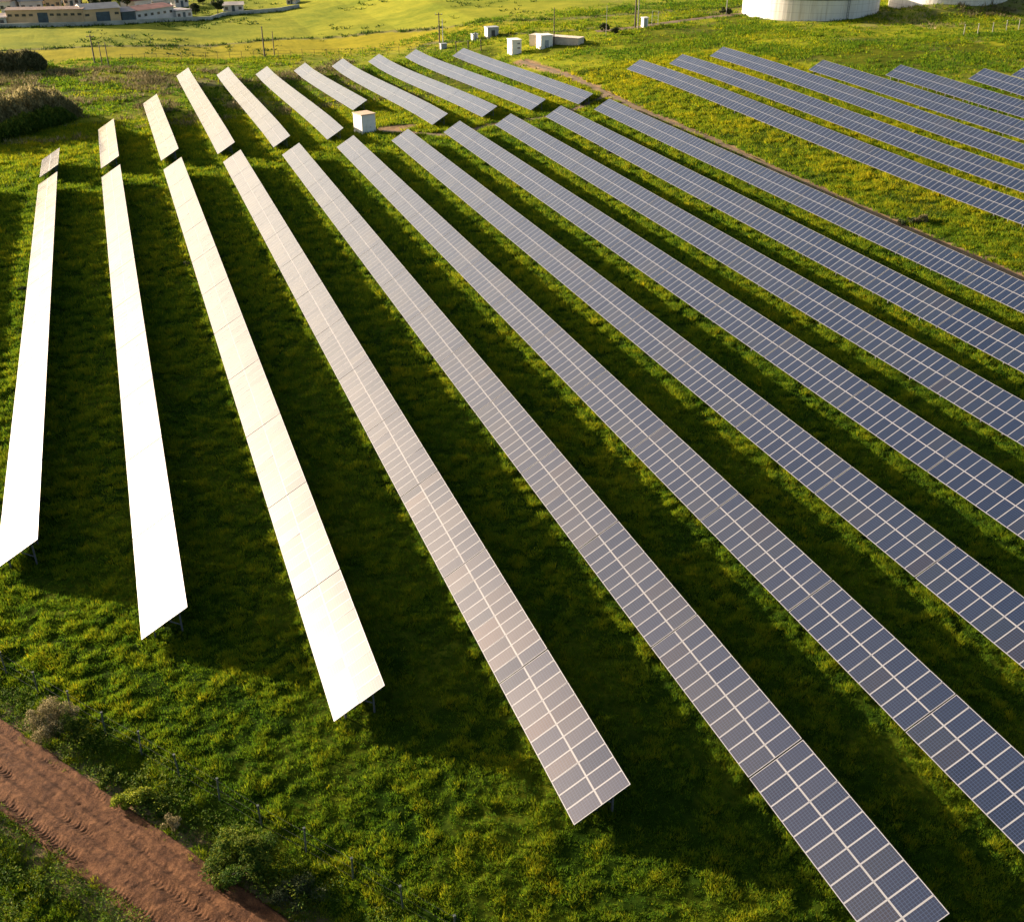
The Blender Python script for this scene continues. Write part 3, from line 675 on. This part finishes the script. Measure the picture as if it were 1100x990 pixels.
# grey green scrub between hedge and rows
x, y = rejection(14000, -40, 60, 200, 285, lambda x, y: ss(.46, .62, fbm(x, y, 8, 220, 4))*(1-.8*ss(15, 40, x)*(y < 262)), 36)
x2, y2 = rejection(9000, 180, 265, 215, 250, lambda x, y: bump(x, y, 218, 233, 30, 11)*ss(.40, .6, fbm(x, y, 6, 221, 3)), 39); x = np.concatenate([x, x2]); y = np.concatenate([y, y2])
tag(link('dry_scrub', tufts(x, y, height(x, y), NR.uniform(.3, 1.1, len(x)), NR.uniform(.3, .8, len(x)), 9, NR.uniform(.1, .8, len(x)), 'dry_scrub', M['leaf_dry'], .5, 7)), kind='stuff')

# ------------------------------------------------------------------ fences
def fence_line(name, pts, h, mat, label, wires=3, wr=.012, pr=.045, top=None):
    root = empty(name, (pts[0][0], pts[0][1], hz(*pts[0]))); tag(root, label, 'fence'); o0 = root.location
    P3 = [Vector((x, y, hz(x, y)))-o0 for x, y in pts]
    me = None
    for k, p in enumerate(P3):
        if me is None:
            mb = MB(); mb.tube([(0, 0, -.2), (0, 0, h)], pr, 7); mb.box((0, 0, h+.02), (pr*2.6, pr*2.6, .05)); me = mb.mesh('fence_post', mat)
        o = link('fence_post', me, root, p); o.rotation_euler = (R.gauss(0, .03), R.gauss(0, .03), 0)
    mb = MB()
    for wz in [h*(.15+.8*i/(max(1, wires-1))) for i in range(wires)]:
        for a, b in zip(P3[:-1], P3[1:]):
            m_ = (a+b)/2+Vector((0, 0, wz-.03)); mb.tube([a+Vector((0, 0, wz)), m_, b+Vector((0, 0, wz))], wr, 4, cap=False)
    mb.build('fence_wire', M['darkmetal'], root); return root
d = (FENCE_B-FENCE_A).normalized(); pts = [tuple((FENCE_A+d*t)) for t in np.arange(-17.4, 42, 2.9)]
fence_line('wire_fence', pts, 1.55, M['post'], 'thin wire fence on dark posts along the red dirt road', 3, .004)
pts = [tuple(at(px, 66.5-.026*(px-130)).xy) for px in range(130, 470, 13)]
fence_line('wire_fence', pts, 1.8, M['wood'], 'thin post and wire fence behind the far ends of the back rows', 3, .02, .05)
pts = [tuple(at(a, b).xy) for a, b in ((1035, 38), (1050, 37), (1066, 36), (1081, 33), (1094, 32), (1110, 31), (1128, 30))]
fence_line('wire_fence', pts, 2.2, M['palepost'], 'short pale post fence on the bank at the upper right corner', 3, .02, .09)
pts = [tuple(at(a, b).xy) for a, b in ((490, 57), (503, 56), (517, 55))]
fence_line('wire_fence', pts, 2.6, M['wood'], 'three dark posts behind the row nearest the white cabins', 2, .02, .13)

# ------------------------------------------------------------------ poles
def pole(pb, hgt, r_, mat, label, cross=True, stays=(), name='power_pole'):
    p = gp(*pb); root = empty(name, p); tag(root, label, 'pole')
    mb = MB(); mb.tube([(0, 0, -.5), (0, 0, hgt*.5), (0, 0, hgt)], [r_*1.25, r_, r_*.8], 8); mb.build('shaft', mat, root)
    if cross:
        mb = MB(); mb.box((0, 0, hgt-.5), (1.9, .12, .14)); mb.build('crossarm', mat, root)
        for x_ in (-.8, 0, .8):
            mb = MB(); mb.tube([(x_, 0, hgt-.43), (x_, 0, hgt-.2)], [.05, .07], 6); mb.build('insulator', M['greybox'], root)
    for s_ in stays:
        mb = MB(); mb.tube([(s_[0], s_[1], -.2), (0, 0, hgt*.92)], .05, 5); mb.build('brace', mat, root)
    return root
POL = {}
pole((102, 68), 6.6, .16, M['wood'], 'leftmost wooden pole with a crossarm in front of the yellow field')
pole((110, 70), 5.4, .11, M['wood'], 'thin leaning wooden post, first right of the leftmost pole', False)
pole((117, 72), 5.6, .11, M['wood'], 'thin leaning wooden post, second right of the leftmost pole', False)
pole((284.5, 62), 7.6, .17, M['wood'], 'taller of two wooden poles behind the fifth and sixth back rows', False)
pole((295, 60), 6.0, .12, M['wood'], 'shorter of two wooden poles behind the fifth and sixth back rows', False)
pole((472.5, 53), 8.6, .16, M['wood'], 'wooden pole left of the grey cabinets')
pole((476, 50), 6.5, .10, M['greybox'], 'thin grey post just right of the wooden pole by the grey cabinets', False)
pole((595, 49), 8.2, .12, M['wood'], 'dark pole rising from the long tan building behind the cabins', False)
pole((682, 31), 15, .17, M['wood'], 'tall dark pole beside the gravel lane, cut by the upper edge')
pole((685, 32), 15, .12, M['palepost'], 'pale thin mast right beside the tall dark pole', False)
pole((651, 38), 6.8, .07, M['palepost'], 'thin pale lamp mast between the two round dark bushes', False)
pole((780, 16), 7, .10, M['palepost'], 'thin pale mast by the lane junction left of the big tank', False)

# ------------------------------------------------------------------ cabins
def cabin(px1, px2, depth, h, wall, roof, label, name='cabin', cat='cabin', doors=1, roofh=.14, over=.12, door_m=None, square=True, vents=True, turn=0.0):
    """near wall stands between two photograph base points"""
    a, b = gp(*px1), gp(*px2); d = (b-a); d.z = 0; L = d.length; ang = math.atan2(d.y, d.x)
    if square: L = (px2[0]-px1[0])/(F/(a-Vector((0, 0, CZ))).dot(fw))/math.cos(YAW)*1.02; ang = turn
    z = min(a.z, b.z); root = empty(name, (a.x, a.y, z), ang); tag(root, label, cat)
    mb = MB(); mb.box((L/2, depth/2, h/2-.15), (L, depth, h+.3)); mb.build('wall', wall, root)
    mb = MB(); mb.box((L/2, depth/2, h+roofh/2+.002), (L+over*2, depth+over*2, roofh)); mb.build('roof', roof, root)
    for k in range(doors):
        cx = L*(k+.5)/doors
        mb = MB(); mb.box((cx, -.02, 1.02), (min(.95, L*.4), .05, 2.0)); dd = mb.build('door', door_m or M['greybox'], root)
        mb = MB(); mb.box((cx+.32*min(1, L*.4), -.06, 1.0), (.05, .04, .16)); mb.build('handle', M['darkmetal'], dd)
    if vents:
        for k in range(2):
            mb = MB(); zc = h*.45+k*h*.3
            for q in range(4): mb.box((L*.7, -.06, zc+q*.08), (L*.28, .03, .05))
            mb.build('vent', M['darkmetal'], root)
    return root
# shed in the gap: corner nearest at px (388.5,144); walls seen: left side and front
sh = cabin((389.5, 144.5), (405, 144), 2.9, 3.1, M['cabin'], M['cream'], 'small white service shed with a cream roof in the gap between the row blocks', 'service_shed', 'shed', 1, door_m=M['cabin'], vents=False, turn=.30)
cabin((550, 60), (560, 59), 3.2, 3.3, M['cabin'], M['white'], 'left white transformer cabin with dark vents behind the last row', 'transformer_cabin', doors=0)
cabin((581, 53.5), (593.5, 52.5), 3.0, 3.0, M['cabin'], M['white'], 'right white transformer cabin standing before the long tan building', 'transformer_cabin', doors=1, vents=False)
cabin((568.5, 50), (621, 49), 3.0, 2.5, M['tan'], M['tan'], 'long low tan building behind the right white cabin', 'long_building', 'building', 3, door_m=M['tan'], vents=False, square=False)
cabin((524, 42), (535.5, 41), 2.6, 2.6, M['greybox'], M['greybox'], 'grey electrical cabinet left behind the white cabins', 'electrical_cabinet', 'cabinet', 1, door_m=M['darkmetal'], vents=False)
cabin((508, 44), (513.5, 44), 1.5, 1.5, M['cabin'], M['greybox'], 'small pale switch cabinet left of the grey one', 'electrical_cabinet', 'cabinet', 1, vents=False)
cabin((474, 54), (480, 53.5), 1.2, 1.3, M['greybox'], M['greybox'], 'low grey box at the foot of the wooden pole', 'electrical_cabinet', 'cabinet', 0, vents=False)
cabin((691, 30), (696, 29.5), 1.3, 2.2, M['cabin'], M['cabin'], 'pale cabinet beside the gravel lane, right of the tall pole', 'electrical_cabinet', 'cabinet', 1, vents=False)
# wire cage gate next to it
p = gp(700, 27); root = empty('metal_frame', p, -.2); tag(root, 'thin metal frame standing beside the lane right of the pale cabinet', 'frame'); mb = MB()
for x_ in (0, 1.6): mb.tube([(x_, 0, -.2), (x_, 0, 3.2)], .05, 6)
for z_ in (1.1, 2.1, 3.2): mb.tube([(0, 0, z_), (1.6, 0, z_)], .04, 6)
mb.build('bars', M['greybox'], root)
for k, (px, py, r_, h_, lb) in enumerate([(649, 34.5, 1.2, 2.6, 'round dark bush left of the pale lamp mast'), (660.5, 37, 1.15, 2.3, 'round dark bush right of the pale lamp mast'),
          (777, 15.5, 1.0, 2.2, 'dark bush at the lane junction, left one'), (783, 15.5, .9, 2.0, 'dark bush at the lane junction, right one'), (625, 45, 1.6, 1.2, 'low dark bush at the right end of the tan building')]):
    shrub('bush', gp(px, py), r_, r_, h_, M['leaf_dark'], lb, n=1400, leaf=.16, clumps=12, stems=4, seed=70+k)
x, y = rejection(7000, 60, 240, 225, 300, lambda x, y: (1-ss(0, 2.2, seg_d(x, y, BND2)))+(1-ss(2.2, 4.2, seg_d(x, y, PATH3)))*(seg_d(x, y, PATH3) > 2.2), 37)
tag(link('lane_weeds', tufts(x, y, height(x, y), NR.uniform(.4, 1.1, len(x)), NR.uniform(.3, .8, len(x)), 9, NR.uniform(0, .6, len(x)), 'lane_weeds', M['leaf'], .6, 9)), kind='stuff')
WALLP = [tuple(at(a, b).xy) for a, b in ((-40, 32), (20, 30.2), (90, 29), (135, 27.3), (190, 24), (226, 22.1), (240, 18), (300, 13), (322, 9))]
x, y = rejection(90000, -80, 260, 230, 460, lambda x, y: np.maximum(1-ss(0, 1.5, seg_d(x, y, BND1)), 1-ss(0, 1.6, seg_d(x, y, WALLP)))*(.3+.7*vnoise(x, y, 6, 5)), 38)
tag(link('boundary_weeds', tufts(x, y, height(x, y), NR.uniform(.4, 1.0, len(x)), NR.uniform(.5, 1.0, len(x)), 9, NR.uniform(0, .5, len(x)), 'boundary_weeds', M['leaf'], .7, 10)), kind='stuff')

# ------------------------------------------------------------------ storage tanks
def tank(c, r_, h, label, base):
    root = empty('storage_tank', (c[0], c[1], base)); tag(root, label, 'tank'); n = 96
    def ring(r, z): return [(math.cos(2*math.pi*i/n)*r, math.sin(2*math.pi*i/n)*r, z) for i in range(n)]
    mb = MB(); a = ring(r_, -3); b = ring(r_, h)
    for i in range(n): j = (i+1) % n; mb.quad([a[i], a[j], b[j], b[i]])
    mb.build('tank_wall', M['tank'], root)
    mb = MB(); a = ring(r_+.12, h-.55); b = ring(r_+.12, h+.02); c_ = ring(r_-.25, h+.02); d_ = ring(r_-.25, h-.6); t = ring(.6, h+.7)
    for i in range(n):
        j = (i+1) % n; mb.quad([a[i], a[j], b[j], b[i]]); mb.quad([b[i], b[j], c_[j], c_[i]]); mb.quad([c_[i], c_[j], d_[j], d_[i]])
    mb.build('rim', M['tankroof'], root)
    mb = MB()
    for i in range(n): j = (i+1) % n; mb.quad([d_[i], d_[j], t[j], t[i]])
    mb.build('roof', M['tankroof'], root)
    mb = MB()
    aa = -1.62
    for s_ in (-.25, .25): mb.bar((math.cos(aa)*(r_+.35)+s_, math.sin(aa)*(r_+.35), -1), (math.cos(aa)*(r_+.35)+s_, math.sin(aa)*(r_+.35), h+.6), .07)
    for q in range(int(h/.35)): mb.bar((math.cos(aa)*(r_+.35)-.25, math.sin(aa)*(r_+.35), q*.35+.2), (math.cos(aa)*(r_+.35)+.25, math.sin(aa)*(r_+.35), q*.35+.2), .05)
    mb.build('ladder', M['darkmetal'], root)
    return root
pl, pr_, pm = at(800, 12), at(940, 6), at(868, 23)
TC = Vector((pm.x, pm.y, 0)); dirc = Vector((pm.x, pm.y, 0)).normalized(); TR = 17.3
tank((TC+dirc*TR).xy, TR, 5.3, 'big round white storage tank with a dark rim on the rise at the top right', pm.z)
pm2 = at(1020, 8); d2 = Vector((pm2.x, pm2.y, 0)).normalized(); t2 = Vector((pm2.x, pm2.y, 0))+d2*(19)
tank(t2.xy, 15.5, 4.6, 'second white storage tank mostly hidden behind the grassy bank at the top right', float(ground(t2.x, t2.y)))

# ------------------------------------------------------------------ village at the upper left
def gable(L, D, h, rh, ov, mb):
    a = [(-ov, -ov, h), (L+ov, -ov, h), (L+ov, D+ov, h), (-ov, D+ov, h)]; r1, r2 = (-ov, D/2, h+rh), (L+ov, D/2, h+rh)
    mb.quad([a[0], a[1], r2, r1]); mb.quad([a[2], a[3], r1, r2]); mb.quad([a[1], a[2], r2]); mb.quad([a[3], a[0], r1]); mb.quad(a[::-1])
def house(p1, p2, D, h, wall, roof, label, rh=1.6, wins=3, door=True, flat=False, cat='house', name='house', winz=.55, ww=1.1, wh=1.0, chimney=True, gates=()):
    a, b = gp(*p1), gp(*p2); d = b-a; d.z = 0; L = d.length; ang = math.atan2(d.y, d.x); z = min(a.z, b.z)-.2
    root = empty(name, (a.x, a.y, z), ang); tag(root, label, cat)
    mb = MB(); mb.box((L/2, D/2, h/2), (L, D, h)); mb.build('wall', wall, root)
    mb = MB()
    if flat: mb.box((L/2, D/2, h+.16), (L+.3, D+.3, .3))
    else: gable(L, D, h+.01, rh, .4, mb)
    rf = mb.build('roof', roof, root)
    if chimney and not flat:
        mb = MB(); mb.box((L*.7, D*.5, h+rh+.2), (.6, .6, 1.2)); mb.build('chimney', wall, rf)
    used = [(g*L, gw/2+.5) for g, gw in gates]
    for k in range(wins):
        x_ = L*(k+.5)/wins
        if any(abs(x_-g) < w_ for g, w_ in used): continue
        if door and not gates and k == wins//2: continue
        mb = MB(); fr = .1; zc = h*winz
        mb.box((x_, -.03, zc+wh/2+fr/2), (ww+2*fr, .08, fr)); mb.box((x_, -.03, zc-wh/2-fr/2), (ww+2*fr, .08, fr))
        mb.box((x_-ww/2-fr/2, -.03, zc), (fr, .08, wh)); mb.box((x_+ww/2+fr/2, -.03, zc), (fr, .08, wh))
        f_ = mb.build('window', wall, root)
        mb = MB(); mb.box((x_, -.012, zc), (ww, .03, wh)); mb.build('pane', M['window'], f_)
    if door and not gates:
        mb = MB(); mb.box((L/2, -.02, 1.1), (1.0, .06, 2.2)); mb.build('door', M['gate'], root)
    for g, gw in gates:
        mb = MB(); mb.box((g*L, -.03, h*.40), (gw, .08, h*.80)); mb.build('gate', M['gate'], root)
    return root
house((9, 27.2), (91, 25.6), 7, 4.4, M['warewall'], M['brownroof'], 'long ochre warehouse with small windows and one blue grey gate', .5, 11, cat='warehouse', name='warehouse', winz=.66, ww=1.2, wh=.7, gates=((.47, 3.0),), chimney=False)
house((91.4, 25.6), (131, 24.2), 9, 4.5, M['warewall'], M['paleroof'], 'ochre warehouse wing with a pale roof and a wide blue gate', 1.3, 5, cat='warehouse', name='warehouse', winz=.66, ww=1.3, wh=.7, gates=((.52, 4.2),), chimney=False)
house((132, 23.6), (146, 23), 8, 3.2, M['gate'], M['greyroof'], 'dark open shed between the ochre warehouse and the white building', 1.0, 0, door=False, cat='shed', name='open_shed', chimney=False)
house((147, 22.8), (188, 20), 10, 3.9, M['whitewall'], M['redroof'], 'long white building with three small windows', .9, 6, cat='building', name='white_building', door=False, winz=.62, ww=1.2, wh=.8, chimney=False)
house((190, 20.5), (207, 19.5), 7, 2.6, M['whitewall'], M['greyroof'], 'low white outbuilding at the right end of the white building', .6, 3, door=True, cat='building', name='outbuilding', flat=True)
house((240, 13), (262, 12), 7, 2.2, M['whitewall'], M['paleroof'], 'low pale farm building alone right of the village', .8, 3, cat='building', name='farm_building', chimney=False)
house((308, 5.5), (318, 4.5), 5, 1.8, M['whitewall'], M['redroof'], 'tiny white hut with a red roof at the far end of the lane', .8, 2, cat='hut', name='hut', chimney=False)
house((-22, 29), (8, 27.6), 9, 2.6, M['greywall'], M['greyroof'], 'low grey building cut by the left edge', .8, 3, chimney=False, cat='building', name='grey_building')
vs = [((2, 15), (13, 15), 'brownroof', 'whitewall'), ((14, 12), (20, 12), 'orange', 'orange'), ((22, 13.5), (47, 12.5), 'greyroof', 'whitewall'), ((50, 12), (66, 11.4), 'brownroof', 'warewall'),
      ((52, 5), (66, 4.6), 'redroof', 'whitewall'), ((69, 8), (86, 7.5), 'greyroof', 'whitewall'), ((18, 3.5), (34, 3), 'brownroof', 'warewall'), ((0, 6), (13, 5.4), 'greyroof', 'whitewall'),
      ((104, 3), (117, 2.6), 'brownroof', 'warewall'), ((146, 12.4), (164, 11.6), 'redroof', 'whitewall'), ((-22, 10), (-4, 10), 'redroof', 'whitewall'), ((166, 11), (184, 10.6), 'paleroof', 'whitewall'),
      ((189, 8), (203, 7), 'whitewall', 'whitewall'), ((36, 5.8), (49, 5), 'greyroof', 'warewall')]
vl = ['brown roofed house above the left end of the warehouse', 'small orange house behind the left end of the warehouse', 'grey roofed pale house behind the warehouse windows', 'brown roofed house behind the middle of the warehouse',
      'red roofed house in the second line of the village', 'grey roofed pale house left of the pale warehouse roof', 'brown roofed house at the upper edge, far left', 'grey roofed house in the upper left corner',
      'brown roofed house at the upper edge above the pale warehouse roof', 'red roofed house behind the left end of the white building', 'red roofed house beyond the left edge', 'pale roofed house behind the right end of the white building',
      'small all white house above the low white outbuilding', 'grey roofed ochre house near the upper left edge']
for (p1, p2, rf, wl), lb in zip(vs, vl):
    house(p1, p2, R.uniform(7, 9), R.uniform(3, 4.6), M[wl], M[rf], lb, R.uniform(1.2, 2), 3, group if False else True) if False else house(p1, p2, R.uniform(7, 9), R.uniform(3, 4.4), M[wl], M[rf], lb, R.uniform(1.2, 2), 3)
tr = [((101, 13), 6, 3.2, 'broad dark tree behind the pale warehouse roof, left one'), ((88, 6), 7, 3.4, 'dark tree rising at the upper edge above the warehouse'), ((96, 5), 7, 3.2, 'dark bluish tree right of the one above the warehouse'), ((137, 12), 7, 3.2, 'dark tree behind the open shed'),
      ((129, 8), 6, 2.6, 'tree left behind the open shed'), ((170, 4), 7, 4, 'wide tree at the upper edge above the white building'), ((180, 6), 6, 3, 'tree right of the wide one above the white building'), ((155, 4.5), 6, 3, 'tree above the red roofed house'),
      ((234, 15), 4.4, 2.4, 'small round dark tree left of the low farm building'), ((210, 16), 3.4, 1.8, 'small tree at the end of the village wall'), ((28, 9), 5, 2.4, 'tree between the houses at the upper left'), ((66, 3), 6, 2.8, 'tree at the upper edge between two roofs'),
      ((218, 6), 4, 2.2, 'small tree in the yard right of the village'), ((118, 9), 5, 2.6, 'tree above the right part of the warehouse'), ((44, 2.5), 6, 2.6, 'tree at the upper edge left of centre of the village'), ((200, 3.5), 5, 2.6, 'tree behind the small all white house')]
for k, (pp, h_, r_, lb) in enumerate(tr):
    tree(gp(*pp), h_, r_, M['leaf_dark'], lb, 'trees in the village', n=1300, leaf=.38, seed=k)
# village wall
def wallrun(pix, h, w_, label):
    P = [gp(*q) for q in pix]; o0 = P[0]; mb = MB()
    for a, b in zip(P[:-1], P[1:]):
        a_ = a-o0; b__ = b-o0; mb.bar(a_+Vector((0, 0, h/2-.2)), b__+Vector((0, 0, h/2-.2)), w_, h+.4)
    o = mb.build('boundary_wall', M['greywall'], None, o0); tag(o, label, 'wall'); return o
wallrun([(-40, 31.5), (20, 29.6), (90, 28.3), (135, 26.6), (190, 23.3), (226, 21.5), (240, 17.5), (300, 12.5), (322, 8.5)], 1.15, .25, 'long low concrete wall between the village and the yellow field')
